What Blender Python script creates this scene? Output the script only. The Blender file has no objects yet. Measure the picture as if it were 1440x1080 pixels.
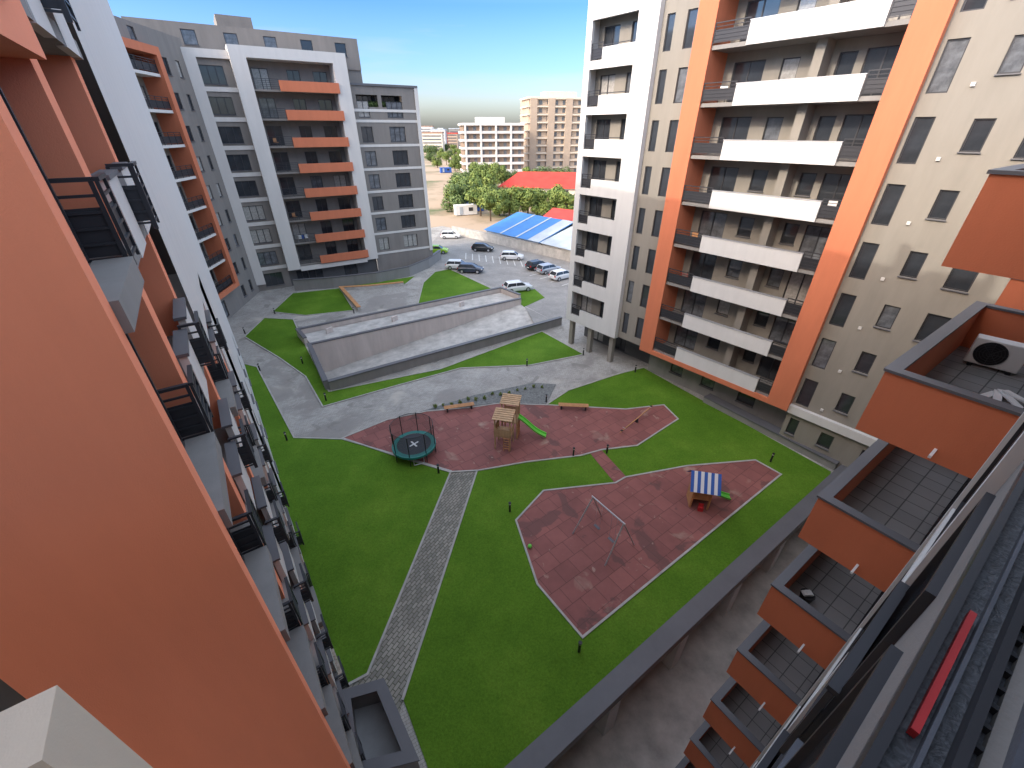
import bpy, bmesh, math, random
from mathutils import Vector, Matrix
random.seed(7)
R=math.radians
C=bpy.context.scene.collection
H=20.0; FPX=590.0; PITCH=R(31.2)
SP,CP=math.sin(PITCH),math.cos(PITCH)
# ------------------------------------------------------------ survey helpers
def ray(px,py):
    u=(px-720)/FPX; v=(540-py)/FPX
    return (u, CP+v*SP, -SP+v*CP)
def G(px,py,z=0.0):
    d=ray(px,py); t=(z-H)/d[2]
    return (d[0]*t,d[1]*t)
def FP(px,py,P,D,yo=0.0):
    Y=(-D[1],D[0]); d=ray(px,py)
    num=(P[0]+Y[0]*yo)*Y[0]+(P[1]+Y[1]*yo)*Y[1]
    t=num/(d[0]*Y[0]+d[1]*Y[1])
    x,y,z=d[0]*t,d[1]*t,H+d[2]*t
    return ((x-P[0])*D[0]+(y-P[1])*D[1], z)
def azd(a): return (math.sin(R(a)),math.cos(R(a)))
A0=azd(55); B0d=(-A0[1],A0[0])
def AN(a,n): return (a*A0[0]+n*B0d[0], a*A0[1]+n*B0d[1])
# ------------------------------------------------------------ materials
def nodes(m):
    m.use_nodes=True; return m.node_tree.nodes,m.node_tree.links
def plain(name,col,rough=.8,metal=0,var=.12,scale=3.0,bump=.15,bscale=60,streak=False,spec=.4):
    m=bpy.data.materials.new(name); N,L=nodes(m); b=N['Principled BSDF']
    b.inputs['Roughness'].default_value=rough; b.inputs['Metallic'].default_value=metal
    b.inputs['Specular IOR Level'].default_value=spec
    tc=N.new('ShaderNodeTexCoord'); nz=N.new('ShaderNodeTexNoise'); nz.inputs['Scale'].default_value=scale*.15; nz.inputs['Detail'].default_value=8; nz.inputs['Roughness'].default_value=.65
    mp=N.new('ShaderNodeMapping'); L.new(tc.outputs['Object'],mp.inputs[0]); L.new(mp.outputs[0],nz.inputs['Vector'])
    if streak: mp.inputs['Scale'].default_value=(3,3,.5)
    rp=N.new('ShaderNodeValToRGB'); e=rp.color_ramp.elements
    e[0].position=.3; e[1].position=.7
    e[0].color=(col[0]*(1-var),col[1]*(1-var),col[2]*(1-var),1)
    e[1].color=(min(1,col[0]*(1+var)),min(1,col[1]*(1+var)),min(1,col[2]*(1+var)),1)
    L.new(nz.outputs[0],rp.inputs[0]); L.new(rp.outputs[0],b.inputs['Base Color'])
    if bump>0:
        n2=N.new('ShaderNodeTexNoise'); n2.inputs['Scale'].default_value=bscale; n2.inputs['Detail'].default_value=3
        bp=N.new('ShaderNodeBump'); bp.inputs['Strength'].default_value=bump; bp.inputs['Distance'].default_value=.01
        L.new(tc.outputs['Object'],n2.inputs['Vector']); L.new(n2.outputs[0],bp.inputs['Height']); L.new(bp.outputs[0],b.inputs['Normal'])
    return m
def brickmat(name,c1,c2,mortar,bw,bh,ms,off=.5,rot=-35,stain=None,rough=.85,var=.25,bump=.4):
    m=bpy.data.materials.new(name); N,L=nodes(m); b=N['Principled BSDF']; b.inputs['Roughness'].default_value=rough
    tc=N.new('ShaderNodeTexCoord'); mp=N.new('ShaderNodeMapping'); mp.inputs['Rotation'].default_value=(0,0,R(rot))
    L.new(tc.outputs['Object'],mp.inputs[0])
    bk=N.new('ShaderNodeTexBrick'); bk.offset=off; bk.inputs['Scale'].default_value=1
    bk.inputs['Brick Width'].default_value=bw; bk.inputs['Row Height'].default_value=bh; bk.inputs['Mortar Size'].default_value=ms
    bk.inputs['Color1'].default_value=(*c1,1); bk.inputs['Color2'].default_value=(*c2,1); bk.inputs['Mortar'].default_value=(*mortar,1)
    L.new(mp.outputs[0],bk.inputs['Vector'])
    nz=N.new('ShaderNodeTexNoise'); nz.inputs['Scale'].default_value=.35; nz.inputs['Detail'].default_value=9; nz.inputs['Roughness'].default_value=.7
    L.new(tc.outputs['Object'],nz.inputs['Vector'])
    mr=N.new('ShaderNodeMapRange'); mr.inputs[1].default_value=.3; mr.inputs[2].default_value=.7; mr.inputs[3].default_value=1-var; mr.inputs[4].default_value=1+var
    L.new(nz.outputs[0],mr.inputs[0])
    mx=N.new('ShaderNodeMix'); mx.data_type='RGBA'; mx.blend_type='MULTIPLY'; mx.inputs[0].default_value=1
    L.new(bk.outputs['Color'],mx.inputs[6]); L.new(mr.outputs[0],mx.inputs[7])
    out=mx.outputs[2]
    if stain:
        for (sc,lo,hi,col,seed) in stain:
            n2=N.new('ShaderNodeTexNoise'); n2.inputs['Scale'].default_value=sc; n2.inputs['Detail'].default_value=5; n2.inputs['Distortion'].default_value=.6
            mp2=N.new('ShaderNodeMapping'); mp2.inputs['Location'].default_value=(seed,seed*.7,0); L.new(tc.outputs['Object'],mp2.inputs[0]); L.new(mp2.outputs[0],n2.inputs['Vector'])
            r2=N.new('ShaderNodeMapRange'); r2.inputs[1].default_value=lo; r2.inputs[2].default_value=hi; r2.inputs[4].default_value=.72
            L.new(n2.outputs[0],r2.inputs[0])
            m2=N.new('ShaderNodeMix'); m2.data_type='RGBA'; m2.inputs[7].default_value=(*col,1)
            L.new(r2.outputs[0],m2.inputs[0]); L.new(out,m2.inputs[6]); out=m2.outputs[2]
    L.new(out,b.inputs['Base Color'])
    bp=N.new('ShaderNodeBump'); bp.inputs['Strength'].default_value=bump; bp.inputs['Distance'].default_value=.01
    L.new(bk.outputs['Fac'],bp.inputs['Height']); bp.invert=True; L.new(bp.outputs[0],b.inputs['Normal'])
    return m
M={}
M['orange']=plain('orange_plaster',(.57,.18,.092),.85,var=.07,streak=True,bump=.35,bscale=45)
M['orangelow']=plain('balcony_orange_plaster',(.68,.20,.095),.85,var=.06,streak=True,bump=.35,bscale=45)
M['orangelit']=plain('lit_orange_plaster',(.86,.29,.16),.85,var=.04,streak=True,bump=.4,bscale=70)  # orange plaster brightened in colour, standing in for light the shaded walls lack
M['grey']=plain('grey_plaster',(.24,.230,.220),.9,var=.1,streak=True,bump=.25)
M['towergrey']=plain('tower_grey_plaster',(.225,.205,.188),.9,var=.1,streak=True,bump=.25)
M['beige']=plain('beige_grey_plaster',(.255,.236,.206),.9,var=.08,streak=True,bump=.3)
M['white']=plain('white_plaster',(.61,.605,.595),.8,var=.05,streak=True,bump=.15)
M['warmwhite']=plain('warm_white_plaster',(.64,.61,.575),.8,var=.05,streak=True,bump=.15)
M['offwhite']=plain('off_white_plaster',(.58,.56,.54),.8,var=.05,streak=True,bump=.15)
M['cream']=plain('cream_plaster',(.66,.58,.47),.85,var=.07,streak=True)
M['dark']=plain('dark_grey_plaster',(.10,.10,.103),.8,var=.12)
M['coping']=plain('dark_metal_coping',(.125,.125,.135),.5,var=.12,bump=.05,spec=.4)
M['rail']=plain('charcoal_metal',(.045,.046,.053),.4,metal=.3,var=.1,bump=0)
M['bluegrey']=plain('blue_grey_metal',(.11,.12,.145),.4,metal=.2,var=.2,scale=12,bump=.1,spec=.5)
M['concrete']=plain('pale_concrete',(.46,.44,.41),.9,var=.28,scale=6,bump=.3)
M['rampwall']=plain('ramp_wall_plaster',(.57,.50,.46),.9,var=.12,streak=True)
M['roofgrey']=plain('roof_membrane',(.30,.30,.30),.9,var=.2)
M['kerb']=plain('kerb_concrete',(.40,.385,.355),.9,var=.2,scale=10)
M['wood']=plain('timber',(.50,.25,.11),.7,var=.2,scale=20,bump=.2)
M['paleWood']=plain('pale_timber',(.50,.33,.19),.75,var=.2,scale=20,bump=.2)
M['black']=plain('black_paint',(.015,.015,.017),.4,var=.1,bump=0)
M['tyre']=plain('tyre_rubber',(.02,.02,.02),.85,var=.1,bump=0)
M['alu']=plain('galvanised_steel',(.50,.50,.52),.45,metal=.5,var=.08,bump=0)
M['teal']=plain('teal_vinyl',(.02,.18,.16),.5,var=.1,bump=0)
M['mat']=plain('black_mat',(.045,.05,.06),.7,var=.1,bump=0)
M['green']=plain('green_plastic',(.16,.62,.08),.35,var=.06,bump=0)
M['red']=plain('red_plastic',(.50,.03,.035),.45,var=.15,scale=30,bump=0)
M['blue']=plain('blue_cloth',(.04,.12,.42),.7,var=.08,bump=0)
M['whitep']=plain('white_plastic',(.78,.78,.77),.4,var=.03,bump=0)
M['bark']=plain('bark',(.10,.07,.045),.95,var=.3)
M['glass']=plain('window_glass',(.035,.040,.048),.06,var=.4,bump=0,spec=.8)
M['glass2']=plain('window_glass_pale',(.12,.13,.145),.08,var=.5,scale=12,bump=0,spec=.8)
M['curtain']=plain('curtained_glass',(.36,.35,.33),.15,var=.25,scale=30,bump=0,spec=.7)
M['bluetin']=plain('blue_sheet_roof',(.05,.20,.50),.6,var=.12,bump=.1)
M['greytin']=plain('grey_sheet_roof',(.42,.47,.52),.5,var=.15,bump=.1)
M['redtin']=plain('red_tile_roof',(.60,.05,.035),.6,var=.18,bump=.1)
M['rust']=plain('rusty_roof',(.33,.20,.14),.8,var=.3,bump=.1)
M['brown']=plain('brown_cladding',(.25,.18,.13),.8,var=.15)
M['tan']=plain('tan_cladding',(.46,.36,.27),.8,var=.1)
M['tile']=brickmat('balcony_tiles',(.24,.235,.23),(.29,.28,.275),(.09,.09,.09),.45,.45,.012,off=0,rot=0,var=.12)
M['paving']=brickmat('block_paving',(.41,.39,.36),(.33,.315,.29),(.2,.19,.17),.24,.12,.008,rot=-30,var=.24,stain=[(.25,.58,.68,(.50,.46,.40),3),(.16,.54,.585,(.25,.232,.215),9),(.5,.61,.655,(.21,.20,.18),21)])
M['path']=brickmat('path_blocks',(.33,.305,.265),(.20,.19,.165),(.10,.105,.07),.34,.17,.018,rot=-60,var=.2,bump=.8)
M['asphalt']=brickmat('car_park_blocks',(.30,.285,.27),(.265,.255,.24),(.2,.19,.18),.3,.15,.006,rot=-30,var=.22)
M['rubber']=brickmat('rubber_tiles',(.275,.098,.084),(.22,.078,.068),(.12,.044,.038),1.0,1.0,.016,off=.5,rot=-36,var=.2,
    stain=[(.30,.60,.62,(.125,.058,.052),11),(.55,.63,.74,(.42,.30,.23),2),(2.2,.67,.73,(.38,.25,.2),5),(.42,.65,.67,(.12,.058,.052),31)],rough=.8)
M['gravel']=plain('gravel',(.36,.31,.26),.95,var=.6,scale=60,bump=.6,bscale=30)
M['slate']=plain('slate_chips',(.17,.175,.168),.9,var=.5,scale=50,bump=.6,bscale=25)
M['carwhite']=plain('white_car_paint',(.70,.71,.72),.25,var=.02,bump=0,spec=.6)
M['carblack']=plain('black_car_paint',(.02,.022,.026),.2,var=.02,bump=0,spec=.6)
M['carsilver']=plain('silver_car_paint',(.42,.45,.50),.25,metal=.4,var=.02,bump=0,spec=.6)
M['cardark']=plain('dark_blue_car_paint',(.035,.045,.075),.2,var=.02,bump=0,spec=.6)
M['cargreen']=plain('lime_car_paint',(.38,.62,.04),.25,var=.02,bump=0,spec=.6)
M['lamp']=plain('lamp_lens',(.7,.68,.62),.2,var=.02,bump=0)
M['tail']=plain('tail_lens',(.45,.01,.01),.2,var=.02,bump=0)
M['paint']=plain('road_paint',(.65,.65,.62),.8,var=.2,scale=30)
def grassmat():
    m=bpy.data.materials.new('grass'); N,L=nodes(m); b=N['Principled BSDF']; b.inputs['Roughness'].default_value=.9; b.inputs['Specular IOR Level'].default_value=.1
    tc=N.new('ShaderNodeTexCoord')
    def nz(s,d=6,r=.6):
        n=N.new('ShaderNodeTexNoise'); n.inputs['Scale'].default_value=s; n.inputs['Detail'].default_value=d; n.inputs['Roughness'].default_value=r
        L.new(tc.outputs['Object'],n.inputs['Vector']); return n
    a=nz(.2,7,.65); f=nz(11,5,.85)
    rp=N.new('ShaderNodeValToRGB'); e=rp.color_ramp.elements; e[0].position=.30; e[0].color=(.065,.142,.012,1); e[1].position=.70; e[1].color=(.128,.232,.024,1)
    x=e.new(.5); x.color=(.088,.184,.016,1)
    L.new(a.outputs[0],rp.inputs[0])
    mr=N.new('ShaderNodeMapRange'); mr.inputs[1].default_value=.3; mr.inputs[2].default_value=.7; mr.inputs[3].default_value=.68; mr.inputs[4].default_value=1.32
    L.new(f.outputs[0],mr.inputs[0])
    mx=N.new('ShaderNodeMix'); mx.data_type='RGBA'; mx.blend_type='MULTIPLY'; mx.inputs[0].default_value=1
    L.new(rp.outputs[0],mx.inputs[6]); L.new(mr.outputs[0],mx.inputs[7]); L.new(mx.outputs[2],b.inputs['Base Color'])
    bp=N.new('ShaderNodeBump'); bp.inputs['Strength'].default_value=.6; bp.inputs['Distance'].default_value=.03; L.new(f.outputs[0],bp.inputs['Height']); L.new(bp.outputs[0],b.inputs['Normal'])
    return m
M['grass']=grassmat()
def terrainmat():
    m=bpy.data.materials.new('open_ground'); N,L=nodes(m); b=N['Principled BSDF']; b.inputs['Roughness'].default_value=.95
    tc=N.new('ShaderNodeTexCoord'); n=N.new('ShaderNodeTexNoise'); n.inputs['Scale'].default_value=.035; n.inputs['Detail'].default_value=9; n.inputs['Roughness'].default_value=.65
    L.new(tc.outputs['Object'],n.inputs['Vector'])
    rp=N.new('ShaderNodeValToRGB'); e=rp.color_ramp.elements; e[0].position=.36; e[0].color=(.10,.13,.05,1); e[1].position=.52; e[1].color=(.40,.30,.21,1)
    x=rp.color_ramp.elements.new(.44); x.color=(.28,.22,.14,1)
    L.new(n.outputs[0],rp.inputs[0]); L.new(rp.outputs[0],b.inputs['Base Color']); return m
M['terrain']=terrainmat()
def leafmat(name,c1,c2):
    m=bpy.data.materials.new(name); N,L=nodes(m); b=N['Principled BSDF']; b.inputs['Roughness'].default_value=.7
    tc=N.new('ShaderNodeTexCoord'); n=N.new('ShaderNodeTexNoise'); n.inputs['Scale'].default_value=.9; n.inputs['Detail'].default_value=3
    L.new(tc.outputs['Object'],n.inputs['Vector']); rp=N.new('ShaderNodeValToRGB'); e=rp.color_ramp.elements
    e[0].position=.35; e[1].position=.65; e[0].color=(*c1,1); e[1].color=(*c2,1); L.new(n.outputs[0],rp.inputs[0]); L.new(rp.outputs[0],b.inputs['Base Color']); return m
M['leaf']=leafmat('leaf_green',(.09,.15,.03),(.22,.27,.055))
M['leaf2']=leafmat('leaf_dark',(.06,.11,.03),(.14,.19,.05))
def filmmat():
    m=bpy.data.materials.new('crinkled_dark_sheet'); N,L=nodes(m); b=N['Principled BSDF']; b.inputs['Roughness'].default_value=.5
    tc=N.new('ShaderNodeTexCoord'); v=N.new('ShaderNodeTexNoise'); v.inputs['Scale'].default_value=60; v.inputs['Detail'].default_value=4; v.inputs['Distortion'].default_value=1.2
    L.new(tc.outputs['Object'],v.inputs['Vector']); bp=N.new('ShaderNodeBump'); bp.inputs['Strength'].default_value=.8; bp.inputs['Distance'].default_value=.004
    rp=N.new('ShaderNodeValToRGB'); e=rp.color_ramp.elements; e[0].position=.38; e[0].color=(.04,.044,.053,1); e[1].position=.65; e[1].color=(.095,.105,.125,1)
    L.new(v.outputs[0],rp.inputs[0]); L.new(rp.outputs[0],b.inputs['Base Color'])
    L.new(v.outputs[0],bp.inputs['Height']); L.new(bp.outputs[0],b.inputs['Normal']); return m
M['film']=filmmat()
def netmat():
    m=bpy.data.materials.new('safety_net'); N,L=nodes(m); b=N['Principled BSDF']; b.inputs['Base Color'].default_value=(.02,.02,.02,1); b.inputs['Alpha'].default_value=.3; return m
M['net']=netmat()
# ------------------------------------------------------------ mesh builder
class MB:
    def __init__(s): s.v=[];s.f=[];s.m=[]
    def add(s,vs,fs,mi=0):
        o=len(s.v); s.v+=[tuple(x) for x in vs]; s.f+=[tuple(i+o for i in f) for f in fs]; s.m+=[mi]*len(fs); return s
    def box(s,x0,x1,y0,y1,z0,z1,mi=0):
        return s.add([(x0,y0,z0),(x1,y0,z0),(x1,y1,z0),(x0,y1,z0),(x0,y0,z1),(x1,y0,z1),(x1,y1,z1),(x0,y1,z1)],
              [(0,3,2,1),(4,5,6,7),(0,1,5,4),(1,2,6,5),(2,3,7,6),(3,0,4,7)],mi)
    def quad(s,*p,mi=0): return s.add(p,[tuple(range(len(p)))],mi)
    def prism(s,poly,z0,z1,mi=0):
        ar=sum(poly[i][0]*poly[(i+1)%len(poly)][1]-poly[(i+1)%len(poly)][0]*poly[i][1] for i in range(len(poly)))
        if ar<0: poly=poly[::-1]
        n=len(poly); vs=[(p[0],p[1],z0) for p in poly]+[(p[0],p[1],z1) for p in poly]
        return s.add(vs,[tuple(range(n,2*n)),tuple(range(n-1,-1,-1))]+[(i,(i+1)%n,n+(i+1)%n,n+i) for i in range(n)],mi)
    def tube(s,p,q,r,n=8,r2=None,mi=0):
        p=Vector(p);q=Vector(q);d=(q-p); 
        if d.length<1e-6: return s
        d.normalize(); a=d.orthogonal().normalized(); b=d.cross(a); r2=r if r2 is None else r2
        vs=[p+(a*math.cos(2*math.pi*i/n)+b*math.sin(2*math.pi*i/n))*r for i in range(n)]+[q+(a*math.cos(2*math.pi*i/n)+b*math.sin(2*math.pi*i/n))*r2 for i in range(n)]
        return s.add(vs,[tuple(range(n-1,-1,-1)),tuple(range(n,2*n))]+[(i,(i+1)%n,n+(i+1)%n,n+i) for i in range(n)],mi)
    def loft(s,rings,mi=0,cap=True):
        n=len(rings[0]); o=[p for r in rings for p in r]; fs=[]
        for k in range(len(rings)-1):
            for i in range(n): fs.append((k*n+i,k*n+(i+1)%n,(k+1)*n+(i+1)%n,(k+1)*n+i))
        if cap: fs+= [tuple(range(n-1,-1,-1)),tuple(range((len(rings)-1)*n,len(rings)*n))]
        return s.add(o,fs,mi)
    def torus(s,c,Rr,r,n=32,m=8,mi=0,axis='z'):
        vs=[];fs=[]
        for i in range(n):
            a=2*math.pi*i/n
            for j in range(m):
                b=2*math.pi*j/m; rr=Rr+r*math.cos(b)
                if axis=='z': vs.append((c[0]+rr*math.cos(a),c[1]+rr*math.sin(a),c[2]+r*math.sin(b)))
                else: vs.append((c[0]+rr*math.cos(a),c[1]+r*math.sin(b),c[2]+rr*math.sin(a)))
        for i in range(n):
            for j in range(m): fs.append((i*m+j,((i+1)%n)*m+j,((i+1)%n)*m+(j+1)%m,i*m+(j+1)%m))
        return s.add(vs,fs,mi)
    def mesh(s,name,mats,smooth=False,fix=False):
        me=bpy.data.meshes.new(name); me.from_pydata(s.v,[],s.f)
        for m in (mats if isinstance(mats,(list,tuple)) else [mats]): me.materials.append(M[m])
        if any(s.m): me.polygons.foreach_set('material_index',s.m)
        if smooth: me.polygons.foreach_set('use_smooth',[True]*len(s.f))
        if fix:
            b=bmesh.new(); b.from_mesh(me); bmesh.ops.recalc_face_normals(b,faces=b.faces); b.to_mesh(me); b.free()
        me.update(); return me
    def build(s,name,mats,parent=None,loc=None,rz=0,bevel=0,smooth=False,fix=False):
        return put(name,s.mesh(name,mats,smooth,fix),parent,loc,rz,bevel)
def put(name,me,parent=None,loc=None,rz=0,bevel=0):
    o=bpy.data.objects.new(name,me); C.objects.link(o)
    if parent: o.parent=parent
    if loc: o.location=loc
    o.rotation_euler[2]=rz
    if bevel:
        b=o.modifiers.new('bevel','BEVEL'); b.width=bevel; b.segments=2; b.limit_method='ANGLE'
    return o
def tag(o,label,cat,group=None):
    o['label']=label; o['category']=cat
    if group: o['group']=group
    return o
def thing(name,label,cat,loc=(0,0,0),rz=0,group=None):
    o=bpy.data.objects.new(name,None); C.objects.link(o); o.location=loc; o.rotation_euler[2]=rz
    o.empty_display_size=.3
    return tag(o,label,cat,group)
def struct(o): o['kind']='structure'; return o
def kids(o): return [c for c in bpy.data.objects if c.parent==o]
def dup(root,loc,rz,label=None,group=None,mat=None):
    r=root.copy(); C.objects.link(r); r.location=loc; r.rotation_euler[2]=rz
    if label: r['label']=label
    if group: r['group']=group
    for c in kids(root):
        d=c.copy(); C.objects.link(d); d.parent=r
        for g in kids(c):
            e=g.copy(); C.objects.link(e); e.parent=d
    return r
def offset(poly,w,closed=True):
    n=len(poly); out=[]
    for i in range(n):
        p=Vector(poly[i]); 
        a=Vector(poly[i-1]) if (closed or i>0) else None
        b=Vector(poly[(i+1)%n]) if (closed or i<n-1) else None
        ns=[]
        if a is not None: d=(p-a).normalized(); ns.append(Vector((-d.y,d.x)))
        if b is not None: d=(b-p).normalized(); ns.append(Vector((-d.y,d.x)))
        if len(ns)==2:
            m=(ns[0]+ns[1]); m.normalize(); k=w/max(.35,m.dot(ns[0])); q=p+m*k
        else: q=p+ns[0]*w
        out.append((q.x,q.y))
    return out
def strip(mb,poly,w,z0,z1,closed=False,mi=0,zc=None):
    n=len(poly); q=offset(poly,w,closed); vs=[]
    for p in (poly,q):
        for z in (z0,z1):
            for k,(x,y) in enumerate(p): vs.append((x,y,z))
    fs=[]
    for i in range(n if closed else n-1):
        j=(i+1)%n
        fs+=[(i,j,n+j,n+i),(n+i,n+j,3*n+j,3*n+i),(3*n+i,3*n+j,2*n+j,2*n+i)]
    if not closed: fs+=[(0,n,3*n,2*n),(n-1,2*n-1,4*n-1,3*n-1)]
    return mb.add(vs,fs,mi)
# ------------------------------------------------------------ facade tools
def grid_wall(mb,x0,x1,z0,z1,y,ops,depth,mi=0):
    xs=sorted(set([x0,x1]+[round(v,4) for o in ops for v in o[:2] if x0<v<x1])); zs=sorted(set([z0,z1]+[round(v,4) for o in ops for v in o[2:4] if z0<v<z1]))
    def op(i,k):
        if i<0 or k<0 or i>=len(xs)-1 or k>=len(zs)-1: return False
        cx=(xs[i]+xs[i+1])/2; cz=(zs[k]+zs[k+1])/2
        return any(o[0]<cx<o[1] and o[2]<cz<o[3] for o in ops)
    for i in range(len(xs)-1):
        for k in range(len(zs)-1):
            a,b,c,d=xs[i],xs[i+1],zs[k],zs[k+1]
            if not op(i,k): mb.quad((a,y,c),(b,y,c),(b,y,d),(a,y,d),mi=mi)
            else:
                e=y+depth
                if not op(i-1,k): mb.quad((a,y,c),(a,y,d),(a,e,d),(a,e,c),mi=mi)
                if not op(i+1,k): mb.quad((b,y,c),(b,e,c),(b,e,d),(b,y,d),mi=mi)
                if not op(i,k-1): mb.quad((a,y,c),(a,e,c),(b,e,c),(b,y,c),mi=mi)
                if not op(i,k+1): mb.quad((a,y,d),(b,y,d),(b,e,d),(a,e,d),mi=mi)
WC={}
def window(root,x,z,w,h,y,sill=True,mull=None,pv=None):
    w=round(w,2);h=round(h,2)
    if mull is None: mull=max(0,int(w/.75)-1)
    pv=pv or random.choices(['glass','glass2','curtain'],[6,2,1.3])[0]
    key=(w,h,mull,sill)
    if key not in WC:
        mb=MB(); t=.06
        mb.box(0,t,0,.07,0,h);mb.box(w-t,w,0,.07,0,h);mb.box(t,w-t,0,.07,0,t);mb.box(t,w-t,0,.07,h-t,h)
        for i in range(mull):
            c=w*(i+1)/(mull+1); mb.box(c-.04,c+.04,.005,.065,t,h-t)
        WC[key]=mb.mesh('window','rail')
    if (w,h,pv) not in WC:
        WC[(w,h,pv)]=MB().quad((.05,.04,.05),(w-.05,.04,.05),(w-.05,.04,h-.05),(.05,.04,h-.05)).mesh('pane',pv)
    o=put('window',WC[key],root,(x,y,z)); put('pane',WC[(w,h,pv)],o)
    if sill:
        ks=('s',w)
        if ks not in WC: WC[ks]=MB().box(-.04,w+.04,-.2,0,-.05,-.004).mesh('sill','coping')
        put('sill',WC[ks],o)
    return o
def facade(root,x0,x1,z0,z1,y,ops,mat,depth=.16,name='wall'):
    mb=MB(); grid_wall(mb,x0,x1,z0,z1,y,ops,depth)
    o=mb.build(name,mat,root)
    for p in ops:
        if p[4]=='w': window(root,p[0],p[2],p[1]-p[0],p[3]-p[2],y+depth*.55,sill=(p[3]-p[2]<1.9))
    return o
RC={}
def railing(parent,x,y,z,L,h=1.05,rz=0,style='h'):
    L=round(L,2); key=(L,h,style)
    if key not in RC:
        mb=MB(); n=max(1,int(L/1.1))
        for i in range(n+1):
            c=.02+(L-.04)*i/n; mb.box(c-.025,c+.025,-.02,.02,0,h)
        mb.box(0,L,-.035,.035,h,h+.05)
        for k in range(5): zz=.10+k*(h-.22)/4.3; mb.box(.04,L-.04,-.014,.014,zz,zz+.035)
        if style=='p': mb.box(.04,L-.04,.016,.026,.15,h-.3)
        RC[key]=mb.mesh('railing','rail')
    return put('railing',RC[key],parent,(x,y,z),rz)
# ============================================================ GROUND
def fill_sheet(name,outer,holes,z,mat):
    bm=bmesh.new(); es=[]
    for lp in [outer]+holes:
        vs=[bm.verts.new((p[0],p[1],z)) for p in lp]
        for i in range(len(vs)): es.append(bm.edges.new((vs[i],vs[(i+1)%len(vs)])))
    bmesh.ops.triangle_fill(bm,use_beauty=True,edges=es)
    for f in bm.faces:
        if f.normal.z<0: f.normal_flip()
    me=bpy.data.meshes.new(name); bm.to_mesh(me); bm.free(); me.materials.append(M[mat])
    return struct(put(name,me))
RH=[G(440,494),G(733,428),G(787,456),G(464,548)]
DW=[AN(-12,-.6),AN(31.2,-.6),AN(31.2,4.15),AN(-12,4.15)]
fill_sheet('ground',[(-1500,-600),(1500,-600),(1500,2600),(-1500,2600)],[RH,DW],0,'terrain')
pav=[AN(-9,4.25),AN(31,4.25),(24,40),(40,88),G(800,361),G(672,328),G(622,318),(-30,96),(-60,70),(-40,20)]
fill_sheet('pavement',pav,[RH],.02,'paving')
def sheet(name,pts,z,mat,z0=0.0,raw=False):
    p=pts if raw else [G(*q) for q in pts]
    return struct(MB().prism(p,z0,z).build(name,mat))
def kerb(pts,z=.10,w=.11,closed=True,raw=False):
    p=pts if raw else [G(*q) for q in pts]
    return struct(strip(MB(),p,w,.0,z,closed).build('kerb','kerb',fix=True))
sheet('car_park',[(622,322),(672,332),(798,366),(830,400),(800,440),(760,470),(733,424),(700,406),(632,377),(612,380),(606,345)],.035,'asphalt',.021)
lawnL=[(341,512),(361,517),(413,617),(481,619),(556,641),(633,664),(516,948),(488,963),(447,851),(388,692)]
lawnR=[(672,663),(568,986),(600,1075),(640,1200),(700,1200),(756,1075),(1165,690),(1168,664),(905,518),(870,527),(800,550),(768,571),(740,600),(700,640)]
lawnRamp=[(345,474),(372,448),(412,450),(421,470),(436,500),(462,552),(620,520),(762,467),(820,499),(745,514),(648,518),(560,542),(455,572),(431,530),(396,505)]
lawnT1=[(384,439),(412,413),(478,406),(485,418),(497,437),(430,444)]
lawnT2=[(478,402),(520,399),(583,389),(570,399),(520,404),(484,407)]
lawnT3=[(588,430),(596,398),(612,383),(632,379),(692,407)]
lawnT4=[(712,412),(752,407),(766,419),(737,432)]
for L_ in (lawnL,lawnR,lawnRamp,lawnT1,lawnT2,lawnT3,lawnT4):
    sheet('lawn',L_,.06,'grass',.022)
kerb([(341,512),(361,517),(413,617),(481,619),(556,641),(633,664),(516,948),(488,963)],closed=False)
kerb([(568,986),(672,663)],closed=False)
for L_ in (lawnRamp,lawnT1,lawnT3): kerb(L_)
kerb([(768,571),(800,550),(870,527),(905,518)],closed=False)
play1=[(484,617),(545,592),(600,580),(660,575),(700,569),(770,571),(880,577),(933,571),(952,590),(895,627),(845,633),(816,641),(740,650),(672,662),(633,664),(556,641)]
play2=[(765,692),(866,681),(880,673),(967,657),(1062,649),(1096,668),(819,895),(757,822),(727,733)]
sheet('playground_surface',play1,.075,'rubber',.023); sheet('playground_surface',play2,.075,'rubber',.061)
sheet('playground_surface',[(828,636.5),(845,633),(881,672),(865,681)],.077,'rubber',.062)
kerb(play1,.11); kerb(play2,.11)
sheet('path',[(634,664),(671,662),(566,990),(560,1010),(480,985),(478,960),(517,949)],.05,'path',.023)
sheet('planting_bed',[(590,580),(668,556),(750,539),(782,541),(768,569),(700,567),(655,573)],.06,'slate',.023)
sheet('gravel_strip',[(388,692),(447,851),(488,963),(478,968),(436,855),(380,700)],.055,'gravel',.023)
MB().prism([AN(-14,-1),AN(34,-1),AN(34,9),AN(-14,9)],-3.4,-3.2).build('driveway','concrete')['kind']='structure'
pw=thing('podium_wall','dark capped podium wall with pale pillars below the lawn along the driveway','wall',(0,0,0),math.atan2(A0[1],A0[0]))
mb=MB(); mb.box(-12,31,4.15,4.75,-.75,.42); mb.build('beam','grey',pw)
MB().box(-12,31,4.02,4.85,.42,.5).build('coping','coping',pw)
for a in [-1.5,3.5,8.2,12.9,17.6,22.3,27]:
    MB().box(a-.35,a+.35,4.12,5.0,-3.2,-.75).build('pillar','white',pw)
MB().box(-12,31,7.5,7.8,-3.2,-.75).build('back_wall','dark',pw)
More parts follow.
